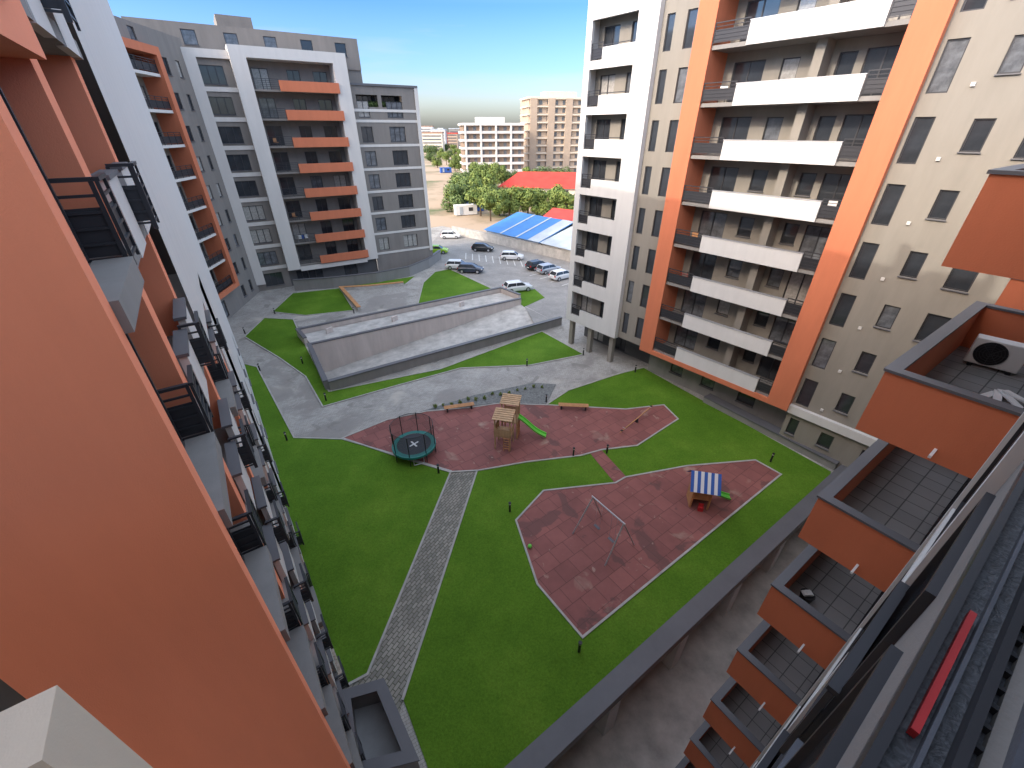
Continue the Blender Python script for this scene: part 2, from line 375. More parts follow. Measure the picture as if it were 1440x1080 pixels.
# ============================================================ RAMP
rp=thing('ramp_structure','long garage ramp with pale inner walls and dark capped parapets between the lawns','ramp')
a,b,c,d=RH
MB().add([(a[0],a[1],-2.8),(b[0],b[1],.05),(c[0],c[1],.03),(d[0],d[1],-2.8)],[(3,2,1,0)]).build('ramp_floor','concrete',rp,fix=False)
def wallseg(pts,w,z0,z1,mat,capm='coping',cap=.12,parent=rp,name='parapet'):
    o=strip(MB(),pts,w,z0,z1).build(name,mat,parent,fix=True)
    q=offset(pts,-.05,False); strip(MB(),q,w+.1,z1+.002,z1+cap).build('coping',capm,o,fix=True)
    return o
wallseg([a,b],.3,-3,.75,'rampwall'); wallseg([c,d],.35,-3,.9,'grey')
wallseg([(d[0],d[1]),(a[0],a[1])],.35,-3,.9,'grey')
w1=[G(424,474),G(704,414)]; wallseg([G(434,486),w1[0],w1[1],G(730,424)],.3,0,.9,'rampwall')
MB().prism([G(427,474),G(703,415),G(730,425),G(438,488)],.02,.35).build('trough_floor','concrete',rp)
for px,py in ((465,472),(556,455),(650,434)):
    p=G(px,py); MB().box(-.1,.1,-.4,.4,.35,.95).build('buttress','rampwall',rp,(p[0],p[1],0),R(-35))
# ============================================================ RIGHT BLOCK (B1)
P1=(12.4,33.3); D1=(.628,-.778)
r1=thing('apartment_block','tall beige and grey apartment block on the right with orange frame round white balconies','building',(P1[0],P1[1],0),math.atan2(D1[1],D1[0]))
fl=[3.5+3*k for k in range(9)]
ops=[]
for z in fl:
    ops+=[(-3.85,-3.25,z+.1,z+2.1,'w'),(-2.35,-1.65,z+.1,z+2.1,'w')]
facade(r1,-4.2,-1.3,3,31,.5,ops,'beige')
ops=[]
for z in fl:
    ops+=[(11.5,12.3,z,z+2.05,'w'),(13.7,14.45,z+.6,z+1.95,'w'),(15.6,16.6,z+.4,z+2.0,'w'),(18.2,19.0,z+.4,z+2.0,'w')]
ops+=[(13.6,14.4,1.1,2.2,'w'),(11.6,12.2,1.0,2.3,'w'),(16,16.8,1.1,2.2,'w')]
facade(r1,11.3,20.6,0,31,.5,ops,'beige')
MB().box(-10.7,20.6,4.5,14,0,31).build('core','grey',r1)
MB().box(11.3,17.5,.2,.498,2.75,3.35).build('trim','white',r1)
facade(r1,-1.3,11.3,0,2.9,2.0,[(1,2.2,.9,2.1,'w'),(4,5.2,.9,2.1,'w'),(7.2,8.6,.9,2.1,'w')],'grey')
facade(r1,-10.7,-1.3,0,3.05,3.2,[(-9.6,-8,.1,2.4,'w'),(-6.5,-5,.1,2.4,'w')],'dark')
mb=MB(); mb.box(-1.3,0,0,2.25,2.9,31); mb.box(9.9,11.3,0,2.25,2.9,31); mb.box(0,9.9,0,2.25,2.9,3.3); mb.build('frame','orange',r1)
MB().box(-4.2,-1.302,.52,4.5,2.98,3.04).build('soffit','grey',r1)
ops=[]
for z in fl:
    ops+=[(.6,2.6,z+.05,z+2.25,'w'),(3.6,4.6,z+.9,z+2.2,'w'),(6.6,7.5,z+.9,z+2.2,'w'),(7.9,9.6,z+.05,z+2.25,'w')]
facade(r1,0,9.9,3.3,31,2.24,ops,'beige')
for i,z in enumerate(fl):
    s=MB().box(.002,9.898,.16,2.236,z-.22,z).build('balcony_slab','grey',r1)
    MB().box(2.2,8.9,.03,.16,z-.2,z+.92).build('parapet','white',s)
    MB().box(2.17,8.93,0,.2,z+.922,z+.97).build('coping','alu',s)
    railing(s,.02,.1,z,2.15,style='p'); railing(s,8.93,.1,z,.95,style='p')
    MB().box(5.75,6.25,1.0,2.235,z,z+2.78).build('divider_wall','beige',s)
ops=[]
for z in fl[:8]:
    ops+=[(-10.1,-8.9,z+.1,z+2.55,'o'),(-8.9,-5.9,z+.85,z+2.55,'o')]
facade(r1,-10.7,-4.2,3.0,28.4,.05,ops,'white',depth=.25)
mb=MB(); mb.box(-4.45,-4.2,.052,.5,3.0,28.4); mb.box(-10.7,-10.45,.3,4.5,3,28.4); mb.box(-10.7,-4.2,.3,4.5,28.1,28.398); mb.box(-10.698,-4.202,.055,4.5,2.9,2.998); mb.build('side_wall','white',r1)
MB().box(-10.75,-4.2,0,4.5,28.402,28.5).build('roof_coping','coping',r1)
MB().box(-5.9,-4.5,.31,4.5,3.0,28.1).build('inner_wall','beige',r1)
ops=[]
for z in fl[:8]: ops+=[(-9.9,-8.4,z+.05,z+2.25,'w'),(-7.3,-6.3,z+.05,z+2.25,'w')]
facade(r1,-10.45,-5.9,3.0,28.1,1.25,ops,'beige')
for z in fl[:8]:
    s=MB().box(-10.44,-5.9,.31,1.24,z-.2,z).build('balcony_slab','beige',r1)
    railing(s,-10.08,.18,z+.1,1.16,style='p')
    MB().box(-8.9,-5.9,.09,.13,z+.95,z+1.0).build('top_rail','rail',s)
for x in (-10.2,-7.6,-4.8):
    MB().box(x-.22,x+.22,.4,.85,0,2.9).build('column','beige',r1)
for z in fl:
    MB().box(13.02,13.18,.4,.5,z+.2,z+.36).build('vent','offwhite',r1)
def W1(x,y): return (P1[0]+D1[0]*x-D1[1]*y, P1[1]+D1[1]*x+D1[0]*y)
rz1=math.atan2(D1[1],D1[0])
p=W1(1.1,.55); t=thing('bicycle','bicycle leaning inside the railing of a right block balcony','bicycle',(p[0],p[1],fl[2]),rz1)
for x in (-.5,.5):
    MB().torus((x,0,.34),.32,.02,22,6,axis='y').build('wheel','tyre',t)
mb=MB(); 
for p_,q_ in (((-.5,0,.34),(-.15,0,.78)),((-.15,0,.78),(.35,0,.82)),((.35,0,.82),(.5,0,.34)),((-.5,0,.34),(-.05,0,.33)),((-.05,0,.33),(.35,0,.75)),((-.05,0,.33),(-.18,0,.9)),((.35,0,.82),(.33,0,1.0))): mb.tube(p_,q_,.018,6)
mb.build('frame','red',t); MB().tube((.33,-.22,1.0),(.33,.22,1.0),.014,6).build('handlebar','rail',t); MB().box(-.3,-.06,-.06,.06,.9,.95).build('saddle','black',t,bevel=.015)
def chair(loc,rz,label,m):
    t=thing('balcony_chair',label,'chair',loc,rz)
    MB().box(-.22,.22,-.22,.22,.42,.46).build('seat',m,t); MB().box(-.22,.22,.19,.23,.5,.92).build('backrest',m,t)
    for x in (-.2,.2):
        for y in (-.2,.2): MB().tube((x,y,0),(x,y,.42),.015,6).build('leg','rail',t)
for k,x,lab,m in ((4,9.3,'white chair behind the right railing of an upper balcony in the orange frame','whitep'),(6,1.0,'white chair behind the left railing near the top of the orange frame','whitep'),(3,1.2,'wooden chair behind the left railing one floor above the bicycle','wood')):
    p=W1(x,.8); chair((p[0],p[1],fl[k]),rz1+.4,lab,m)
bw=thing('basement_ledge','low grey light-well wall with dark coping at the foot of the orange framed block','wall')
q=[G(988,566),G(1172,662)]; strip(MB(),q,.3,0,.55).build('wall','grey',bw,fix=True)
strip(MB(),offset(q,-.06,False),.9,.552,.64).build('coping','coping',bw,fix=True)
# ============================================================ TOWER (T)
PT=(-26.1,64.9); DT=azd(58)
sT=lambda px,py,yo=0: FP(px,py,PT,DT,yo)[0]
rT=thing('tower_block','grey tower with stacked white frames and orange balcony fronts at the far left','building',(PT[0],PT[1],0),math.atan2(DT[1],DT[0]))
ft=[3.2+3*k for k in range(8)]
x0=sT(232,70); xa0=sT(255,80); xa1=sT(275,80); xb0=sT(322,80); xb1=sT(350,100); xc0=sT(468,100); xc1=sT(487,100); xe=sT(588,130)
wa,wb=sT(284,110),sT(318,110)
ops=[]
for z in ft+[.2]:
    ops+=[(wa,wb,z+.35,z+2.15,'w')]
    ops+=[(x0+.5,x0+1.2,z+.6,z+2.0,'w')]
facade(rT,x0-3,xb0,0,27.6,.4,ops,'towergrey')
mb=MB(); mb.box(xa0,xa1,0,.398,1.0,27.8); mb.box(xa1,xb0,.0,.398,27.0,27.8)
mb.build('frame','warmwhite',rT)
for z in ft: MB().box(xa1,xb0,.28,.4,z-.35,z+.1).build('band','warmwhite',rT)
mb=MB(); mb.box(xb0,xb1,-.7,2.0,2.6,28.3); mb.box(xc0,xc1,-.7,2.0,2.6,28.3); mb.box(xb1,xc0,-.7,2.0,27.2,28.3); mb.box(xb1,xc0,-.7,2.0,2.3,2.9)
mb.build('frame','warmwhite',rT)
ops=[]
W=xc0-xb1
for z in ft:
    ops+=[(xb1+.4,xb1+2.2,z+.05,z+2.25,'w'),(xb1+W*.45,xb1+W*.45+1.5,z+.05,z+2.25,'w'),(xc0-2.2,xc0-.5,z+.05,z+2.25,'w')]
facade(rT,xb1,xc0,2.9,27.2,1.6,ops,'towergrey')
xo=sT(392,120)
for z in ft:
    s=MB().box(xb1+.002,xc0-.002,-.5,1.59,z-.2,z).build('balcony_slab','towergrey',rT)
    MB().box(xo,xc0+.25,-.95,-.72,z-.15,z+.95).build('parapet','orange',s)
    railing(s,xb1+.03,-.45,z,xo-xb1)
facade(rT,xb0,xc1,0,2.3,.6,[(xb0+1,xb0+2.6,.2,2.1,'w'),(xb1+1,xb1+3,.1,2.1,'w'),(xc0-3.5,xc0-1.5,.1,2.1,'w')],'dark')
w1a,w1b=sT(509,185),sT(525,185); w2a,w2b=sT(549,185),sT(571,185)
ops=[]
for z in ft[:7]: ops+=[(w1a,w1b,z+.3,z+2.2,'w'),(w2a,w2b,z+.3,z+2.2,'w')]
t0,t1=sT(503,148),sT(567,148)
tm=(t0+t1)/2
ops+=[(t0,tm-.25,22.7,24.1,'o'),(tm+.25,t1,22.7,24.1,'o')]
facade(rT,xc1,xe,0,25.1,.3,ops,'towergrey',depth=.3)
mb=MB(); mb.box(t0-.3,t1+.3,.61,2,21.8,22.0); mb.build('terrace_floor','roofgrey',rT)
window(rT,t0-.2,22.0,t1-t0+.4,2.6,1.9,sill=False,pv='glass')
MB().box(t0-.3,t1+.3,2.05,2.2,21.8,24.9).build('terrace_wall','dark',rT)
MB().box(xc1,xe-.302,.61,12,24.9,25.08).build('roof','roofgrey',rT)
for z in ft[:7]+[24.2-1.75]:
    MB().box(xc1,xe,.24,.298,z-.3,z+.02).build('band','warmwhite',rT)
MB().box(xe-.5,xe+.02,.15,.235,2.5,25.1).build('corner_strip','warmwhite',rT)
MB().box(xc1,xe,.1,.6,25.1,25.35).build('coping','coping',rT)
MB().box(xe-.3,xe,.602,12,0,25.1).build('side_wall','towergrey',rT)
xr=sT(512,62)
ops=[(x0+2+i*4.2,x0+3.4+i*4.2,28.4,29.8,'w') for i in range(6) if x0+3.8+i*4.2<xr]
facade(rT,x0-3,xr,27.0,30.4,3.0,ops,'towergrey')
MB().box(x0-3,xr,3.2,12,25.3,30.38).build('roof_storey','towergrey',rT)
MB().box(x0-3,xc1,.42,3,27.55,27.62).build('roof','roofgrey',rT)
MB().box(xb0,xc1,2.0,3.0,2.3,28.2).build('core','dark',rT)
MB().box(sT(305,36,5),sT(355,40,5),4,9,30.38,31.6).build('lift_housing','towergrey',rT)
plq=[G(*p) for p in [(416,408),(470,404),(530,397),(575,388),(602,376),(618,364)]][::-1]
pl=thing('curved_plinth','curved low grey plinth wall sweeping round the foot of the tower','wall')
strip(MB(),plq,.35,0,1.5).build('wall','grey',pl,fix=True)
strip(MB(),offset(plq,-.06,False),.47,1.502,1.6).build('coping','coping',pl,fix=True)
def WT(x,y): return (PT[0]+DT[0]*x-DT[1]*y, PT[1]+DT[1]*x+DT[0]*y)
rzT=math.atan2(DT[1],DT[0])
p=WT(xb1+1.4,0); t=thing('drying_rack','drying rack with white laundry on a low tower balcony','drying rack',(p[0],p[1],ft[1]),rzT)
mb=MB(); mb.tube((-.7,-.2,0),(-.7,.2,.95),.015,6); mb.tube((-.7,.2,0),(-.7,-.2,.95),.015,6); mb.tube((.7,-.2,0),(.7,.2,.95),.015,6); mb.tube((.7,.2,0),(.7,-.2,.95),.015,6)
for y in (-.2,0,.2): mb.tube((-.7,y,.95),(.7,y,.95),.01,6)
mb.build('rack','alu',t)
for i,m in enumerate(('whitep','blue','whitep')): MB().box(-.62+i*.42,-.26+i*.42,-.21,-.19,.45,.97).build('cloth',m,t)
for k,lab in ((5,'brown chair on the third highest tower balcony'),(2,'brown chair on the third lowest tower balcony')):
    p=WT(xb1+1.0,-.1); chair((p[0],p[1],ft[k]),rzT+.5,lab,'wood')
# ============================================================ BL2 wing
D2=azd(-8); P2=(-36+.139*20,58.6-.99*20)
r2=thing('wing_building','grey apartment wing with orange frame of small dark balconies joining the tower','building',(P2[0],P2[1],0),math.atan2(D2[1],D2[0]))
f2=[.4+3*k for k in range(9)]
ops=[]
for z in f2: ops+=[(15.3,16.2,z+.5,z+2.0,'w'),(17.8,18.6,z+.5,z+2.0,'w')]
facade(r2,13.2,20.6,0,28.6,.4,ops,'towergrey')
facade(r2,-14,3.4,0,28.6,.4,[],'towergrey')
facade(r2,3.4,13.2,0,3.2,.4,[(9,10.4,.3,2.3,'w')],'towergrey'); facade(r2,3.4,13.2,26.9,28.6,.4,[(7,8,27.2,28.2,'w'),(11,12,27.2,28.2,'w')],'towergrey')
mb=MB(); mb.box(3.4,4.2,-.6,1.5,3.2,26.9); mb.box(12.4,13.2,-.6,1.5,3.2,26.9); mb.box(4.2,12.4,-.6,1.5,26.2,26.9); mb.box(4.2,12.4,-.6,1.5,3.2,3.7); mb.build('frame','orange',r2)
ops=[]
for z in f2[1:]: ops+=[(9.2,10.6,z+.35,z+2.4,'w'),(11,12.1,z+.8,z+2.3,'w'),(5,6.5,z+.35,z+2.4,'w')]
facade(r2,4.2,12.4,3.7,26.2,1.4,ops,'beige')
for z in f2[1:]:
    s=MB().box(4.202,12.398,-.3,1.39,z+.05,z+.3).build('balcony_slab','warmwhite',r2)
    railing(s,4.25,-.25,z+.3,8.1,style='p')
MB().box(-14,20.6,.45,10,28.3,28.6).build('roof','roofgrey',r2)
MB().box(-14,20.6,4,10,0,28.3).build('core','towergrey',r2)
# ============================================================ LEFT BLOCK (BL)
OL=(-3.86,3.76); DL=(-.568,.822)
rL=thing('left_apartment_block','nearest apartment block along the left edge with large orange wall and charcoal railings','building',(OL[0],OL[1],0),math.atan2(DL[1],DL[0]))
fb=[.5+3*k for k in range(10)]
MB().box(0,.3,0,2.45,-.5,31).build('end_wall','orangelit',rL)
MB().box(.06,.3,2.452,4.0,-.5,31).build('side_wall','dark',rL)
MB().box(.3,8.6,2.6,12,0,31).build('core','grey',rL)
MB().box(8.6,19,2.6,12,0,31).build('core','grey',rL)
MB().box(19,39.6,.4,12,0,31).build('core','grey',rL)
for x0_,x1_,y1_,z1_ in ((3.45,3.95,2.6,31),(7.75,8.3,2.6,31),(11.9,12.4,2.6,14),(16.0,16.6,2.6,14)):
    MB().box(x0_,x1_,.16,y1_,0,z1_).build('fin_wall','orangelit',rL)
def bay(o,z,first):
    s=MB().box(o+.302,o+8.298,.02,2.598,z-.3,z-.002).build('balcony_slab','grey',rL)
    MB().box(o+.31,o+2.42,-.08,.34,z-.32,z+.03).build('ledge','grey',s)
    window(rL,o+.32,z+.05,2.1,2.5,.36,sill=False,mull=1,pv='glass2' if first else None)
    railing(s,o+2.45,-.06,z-.1,.75,style='p'); railing(s,o+2.47,.5,z-.1,.52,rz=-math.pi/2,style='p')
    MB().box(o+4.0,o+5.3,.0,.14,z-.32,z+.85).build('parapet','offwhite',s)
    MB().box(o+3.95,o+5.35,-.04,.2,z+.852,z+.92).build('coping','coping',s)
    railing(s,o+5.36,-.25,z-.1,.8,style='p'); railing(s,o+5.38,.1,z-.1,.34,rz=-math.pi/2,style='p')
    MB().box(o+6.2,o+7.7,.0,.14,z-.32,z+.85).build('parapet','offwhite',s)
    MB().box(o+6.15,o+7.7,-.04,.2,z+.852,z+.92).build('coping','coping',s)
    window(rL,o+2.6-.0,z+.05,.8,2.3,2.52,sill=False); window(rL,o+4.6,z+.05,2.6,2.3,2.52,sill=False)
for z in fb: bay(0,z,True)
for z in fb[:5]: bay(8.4,z,False)
MB().box(.302,3.44,.0,.3,20.75,22.6).build('spandrel','orangelit',rL)
MB().box(.302,3.44,.3,2.6,20.75,21.2).build('soffit_beam','orangelit',rL)
facade(rL,8.6,19,14.4,31,-.02,[],'offwhite')
MB().box(8.6,19,-.018,2.6,14.3,14.398).build('soffit','offwhite',rL)
facade(rL,19,39.6,0,31,-.02,[(20+i*4.4,21.4+i*4.4,1+3*k,2.4+3*k,'w') for i in range(4) for k in range(2)],'offwhite')
MB().box(16.8,19,.1,2.6,0,14.3).build('side_wall','offwhite',rL)
MB().box(39.3,39.6,0,12,0,31).build('end_wall','offwhite',rL)
MB().box(-7,0,3.6,12,-3.2,31).build('corner_wall','cream',rL)
for z in fb: window(rL,-2.6,z+.5,1.8,1.8,3.5,sill=False)
cb=thing('corner_balcony','beige balcony ledge with a dark cap low in the left corner beside the orange wall','balcony',(0,0,0),math.atan2(A0[1],A0[0]))
MB().box(-6.5,-1.62,2.25,2.7,15.6,17.0).build('parapet','cream',cb)
MB().box(-6.5,-1.98,2.15,2.8,17.002,17.09).build('coping','coping',cb)
MB().box(-6.5,-2.4,.4,2.248,15.5,15.598).build('floor','roofgrey',cb)
lw=thing('stairwell_parapet','small grey walled well with dark coping at the bottom end of the path','wall')
q=[G(487,992),G(545,975),G(592,1085),G(500,1110)]
strip(MB(),q[::-1],.28,0,1.1,True).build('wall','grey',lw,fix=True); strip(MB(),offset(q[::-1],-.05),.4,1.102,1.18,True).build('coping','coping',lw,fix=True)
MB().prism(offset(q[::-1],.2),.025,.08).build('floor','roofgrey',lw)
# ============================================================ OUR BLOCK (B0): x=-a, y=-n
r0=thing('near_apartment_block','apartment block under the viewer with a stack of orange balconies at the right','building',(0,0,0),math.atan2(-A0[1],-A0[0]))
def an(mb,a0,a1,n0,n1,z0,z1,mi=0): return mb.box(-a1,-a0,-n1,-n0,z0,z1,mi)
TOPZ=21.7
facade(r0,-30.4,-4.2,-3.2,TOPZ,.22,[],'beige',depth=.3)
facade(r0,-4.2,2.5,-3.2,TOPZ,.22,[(-2.3,1.2,19.12,21.2,'o')],'grey',depth=.3)
an(MB(),-2.5,30.4,-12,-1.0,-3.2,TOPZ-.02).build('core','cream',r0)
window(r0,-2.3,19.12,3.5,2.08,.48,sill=False,mull=3)
fz=[.5+3*k for k in range(-1,7)]
for a0_,a1_ in ((4.2,4.4),(7.4,7.6),(15.0,15.4),(16.8,17.2)):
    an(MB(),a0_,a1_,-.22,-.14,-3.2,TOPZ).build('fin','white',r0)
an(MB(),-1.2,2.6,-.5,-.115,19.02,19.1).build('window_ledge','film',r0)
for (n0,n1,z0,z1,m) in ((-.124,-.108,19.102,19.135,'rail'),(-.165,-.158,19.102,19.125,'bluegrey'),(-.205,-.19,19.102,19.14,'rail'),(-.26,-.242,19.102,19.15,'bluegrey'),(-.31,-.30,19.102,19.13,'rail'),(-.375,-.35,19.102,19.19,'rail')):
    an(MB(),-1.2,2.6,n0,n1,z0,z1).build('ledge_rail',m,r0)
for k in range(74):
    a_=-1.1+k*.05; an(MB(),a_,a_+.01,-.239,-.207,19.102,19.118).build('ledge_rib','rail',r0)
for z in fz:
    if z<17:
        an(MB(),-1.0,2.5,-.22,-.15,z+.55,z+.62).build('window_ledge','bluegrey',r0)
        window(r0,-4.0,z+.1,1.3,2.2,.19-.02,sill=False)
        railing(r0,-4.05,.14,z+.05,1.4,style='p')
        window(r0,-2.2,z+.7,3.0,1.6,.17,sill=False)
    an(MB(),4.42,7.38,-.22,-.16,z-.3,z).build('band','white',r0)
    window(r0,-7.1,z+.3,2.2,2.0,.18,sill=False)
def balc(z,a0,a1):
    s=an(MB(),a0+.02,a1-.02,-.2,1.43,z-.2,z).build('balcony_slab','tile',r0)
    mb=MB(); an(mb,a0,a0+.15,-.2,1.45,z-.22,z+1.0); an(mb,a1-.15,a1,-.2,1.45,z-.22,z+1.0); an(mb,a0+.15,a1-.15,1.3,1.45,z-.22,z+1.0)
    mb.build('parapet','orangelow',s)
    mb=MB(); an(mb,a0-.03,a0+.18,-.2,1.48,z+1.002,z+1.05); an(mb,a1-.18,a1+.03,-.2,1.48,z+1.002,z+1.05); an(mb,a0+.18,a1-.18,1.27,1.48,z+1.002,z+1.05)
    mb.build('coping','coping',s)
    an(MB(),a0-.3,a0,.36,.40,z-.02,z+.03).build('drain_spout','whitep',s)
    window(r0,-(a0+3.0),z+.03,2.2,2.2,.16,sill=False)
for z in fz: balc(z,8.76,14.4)
for z in fz: balc(z,17.8,21)
tag(an(MB(),.74,1.10,-.150,-.1385,19.103,19.122).build('red_strip','red',None,(0,0,0),math.atan2(-A0[1],-A0[0])),'narrow red plastic strip lying on the dark crinkled ledge at lower right','strip')
def acunit(loc,rz,label):
    t=thing('air_conditioner',label,'air conditioner',loc,rz)
    MB().box(-.42,.42,-.16,.16,.06,.64).build('casing','whitep',t,bevel=.02)
    mb=MB()
    for r in (.06,.11,.16,.21,.25):
        mb.torus((-.1,-.175,.35),r,.006,28,5,axis='y')
    for i in range(8): a1=math.pi*i/4; mb.tube((-.1,-.18,.35),(-.1+.25*math.cos(a1),-.18,.35+.25*math.sin(a1)),.006,5)
    mb.build('grille','rail',t)
    MB().tube((-.1,-.162,.35),(-.1,-.168,.35),.26,28).build('fan_opening','black',t)
    for x in (-.3,.3): MB().box(x-.04,x+.04,-.18,.18,0,.06).build('foot','black',t)
    return t
p=AN(13.3,.62); acunit((p[0],p[1],15.502),R(-48),'white air conditioner with round fan grille on the tiled orange balcony')
p=AN(9.9,.9); q=thing('bucket','dark bucket with a white rag on the grey floor of an orange balcony','bucket',(p[0],p[1],9.502))
MB().tube((0,0,0),(0,0,.3),.12,16,.16).build('pail','black',q,smooth=False); MB().torus((0,0,.3),.16,.012,20,6).build('rim','rail',q)
mb=MB(); random.seed(3)
for i in range(6):
    mb.box(-.1+random.uniform(-.05,.05),.08+random.uniform(-.05,.05),-.06,.08,.28+i*.015,.30+i*.015)
mb.build('rag','whitep',q)
p=AN(11.6,.35)
for i in range(4):
    o=MB().box(-.35,.35,-.06,.06,0,.03).build('plank','whitep',None,(p[0]+i*.13,p[1]-.1*i,15.505+i*.032),R(20+i*23)); tag(o,'one of the loose white offcuts lying on the balcony beside the air conditioner','offcut','white offcuts on the balcony floor')
# ============================================================ FAR BUILDINGS
def flats(name,label,cx,cy,az,w,d,z1,body,band,n,wcols,bh,pier,pw_):
    Dv=azd(az); r=thing(name,label,'building',(cx,cy,0),math.atan2(Dv[1],Dv[0]))
    MB().box(0,w,0,d,0,z1).build('wall',body,r)
    fh=z1/n
    for k in range(n):
        z=k*fh
        MB().box(-.6,w+.1,-1.0,-.02,z+fh-.3,z+fh+bh).build('balcony_band',band,r)
        MB().box(-1.0,-.62,-.8,d*.8,z+fh-.3,z+fh+bh*.8).build('balcony_band',band,r)
        for i in range(wcols):
            x=w*(i+.25)/wcols; MB().box(x,x+w*.42/wcols,-.06,-.01,z+.8,z+fh-.7).build('window','glass2',r)
    for i in range(4):
        x=w*(i+.03)/4+.2; MB().box(x,x+pw_,-1.1,-.03,0,z1+.004).build('pier',pier,r)
    MB().box(w*.25,w*.7,d*.2,d*.7,z1,z1+3).build('roof_storey',band,r)
    MB().box(-.3,w+.3,-.3,d+.3,z1+.005,z1+.6).build('roof',band,r)
    return r
p=G(655,252); flats('flats','long white and brown block of flats beyond the green trees',p[0],p[1],78,28,16,22,'brown','warmwhite',7,8,.75,'warmwhite',.8)
p=G(742,246); flats('flats','taller tan and white block of flats behind the long white one',p[0],p[1],78,36,18,33,'tan','cream',10,9,.3,'tan',3.5)
p=G(594,215); flats('flats','small red block of flats on the horizon left of the white and brown flats',p[0],p[1]+90,85,14,14,19,'redtin','white',6,3,.3,'redtin',1)
for i,(px,zt,w_,nm,rf,lab) in enumerate([(607,17,22,'cream','rust','low cream distant block with rusty roof just right of the red flats'),(616,20,16,'white','greytin','narrow white distant block with pale roof on the horizon'),(626,16,30,'tan','redtin','wide tan distant block with red roof on the horizon'),(639,21,14,'grey','greytin','tall narrow grey distant block touching the white and brown flats'),(600,24,18,'white','rust','taller white distant block with rusty roof at far left of the skyline')]):
    Y=520+i*45; x=(px-720)/FPX*Y*.86
    r=thing('distant_building',lab,'building',(x,Y,0),0)
    MB().box(-w_/2,w_/2,0,14,0,zt).build('wall',nm,r)
    MB().box(-w_/2-.4,w_/2+.4,-.4,14.4,zt,zt+1).build('roof',rf,r)
    for k in range(int(zt/3.2)): MB().box(-w_/2+1,w_/2-1,-.1,-.02,k*3.2+1,k*3.2+2.3).build('window','glass2',r)
p=G(698,282); r=thing('red_roofed_house','low house with bright red tiled hip roof among the trees','house',(p[0]+1,p[1]+8,0),R(-8))
MB().box(0,32,0,12,0,3.2).build('wall','cream',r)
MB().add([(-1,-1,3.2),(33,-1,3.2),(33,13,3.2),(-1,13,3.2),(6,6,7.6),(26,6,7.6)],[(0,1,5,4),(1,2,5),(2,3,4,5),(3,0,4)]).build('roof','redtin',r)
for i in range(5): MB().box(2+i*5,3.4+i*5,-.08,-.01,1,2.6).build('window','glass',r)
def shed(name,label,q0,q1,depth,zw,zr,roof,wall,strips=()):
    r=thing(name,label,'shed',(q0[0],q0[1],0),math.atan2(q1[1]-q0[1],q1[0]-q0[0])); w=math.hypot(q1[0]-q0[0],q1[1]-q0[1])
    MB().box(0,w,0,depth,0,zw).build('wall',wall,r); e=.4; m=depth/2
    MB().add([(-e,-e,zw-.05),(w+e,-e,zw-.05),(w+e,m,zr),(-e,m,zr),(w+e,depth+e,zw-.05),(-e,depth+e,zw-.05)],[(0,1,2,3),(3,2,4,5)]).build('roof',roof,r)
    MB().add([(.01,0,zw),(.01,m,zr-.1),(.01,depth,zw)],[(0,1,2)]).build('gable',wall,r)
    for f,ww,mm in strips:
        x=w*f; MB().add([(x,-e-.02,zw),(x+ww,-e-.02,zw),(x+ww,m,zr+.06),(x,m,zr+.06)],[(0,1,2,3)]).build('roof_panel',mm,r)
    return r
shed('blue_shed','large blue sheet-metal roofed shed beyond the car park',G(684,338),G(758,357),19,2.2,4.6,'bluetin','greytin',((.3,.5,'greytin'),(.6,.5,'greytin'),(.82,3.0,'greytin')))
shed('grey_shed','grey sheet-roofed shed right of the blue shed',G(762,358),G(822,374),17,2.2,4.0,'greytin','concrete')
shed('red_shed','small low shed with a red roof behind the grey shed',G(765,318),G(822,326),9,2.2,3.6,'redtin','rust')
q=[G(636,330),G(672,337),G(800,368),G(835,378)]
fw=thing('boundary_wall','long low concrete boundary wall between car park and sheds','wall')
strip(MB(),q,.25,0,1.7).build('wall','concrete',fw,fix=True)
strip(MB(),offset(q,-.05,False),.35,1.702,1.8).build('coping','kerb',fw,fix=True)
for px,py,c,lab in ((627,243,'blue','blue site container on the open dirt ground, left of the grove'),(655,302,'whitep','white site cabin beside the grove edge'),(665,297,'blue','blue container tucked against the trees near the blue shed')):
    p=G(px,py); r=thing('site_container',lab,'container',(p[0],p[1],0),R(20)); MB().box(-3,3,-1.2,1.2,.15,2.6).build('body',c,r,bevel=.03); MB().box(-1.9,-1.0,-1.26,-1.21,.3,2.2).build('door','greytin',r); MB().box(.6,1.8,-1.26,-1.21,1.1,2.0).build('window','glass',r)
# ============================================================ TREES
def crown_mesh(seed,rad,hgt,n,leaf,mat):
    rnd=random.Random(seed); mb=MB(); bl=[]
    for i in range(13):
        a=rnd.uniform(0,6.28); rr=rad*rnd.uniform(.15,.75); bl.append((rr*math.cos(a),rr*math.sin(a),hgt*rnd.uniform(.25,.92),rad*rnd.uniform(.28,.52)))
    for i in range(n):
        b=rnd.choice(bl); v=Vector((rnd.gauss(0,1),rnd.gauss(0,1),rnd.gauss(0,.85))); v.normalize(); v*=b[3]*rnd.uniform(.6,1.08)
        c=Vector(b[:3])+v; s=leaf*rnd.uniform(.6,1.3)
        nrm=(v.normalized()+Vector((rnd.uniform(-.7,.7),rnd.uniform(-.7,.7),rnd.uniform(-.3,.9)))).normalized()
        u=nrm.orthogonal().normalized(); w=nrm.cross(u); an_=rnd.uniform(0,6.28); u2=u*math.cos(an_)+w*math.sin(an_); w2=nrm.cross(u2)
        mb.quad(c-u2*s,c-w2*s*.6,c+u2*s,c+w2*s*.6)
    return mb.mesh('crown',mat)
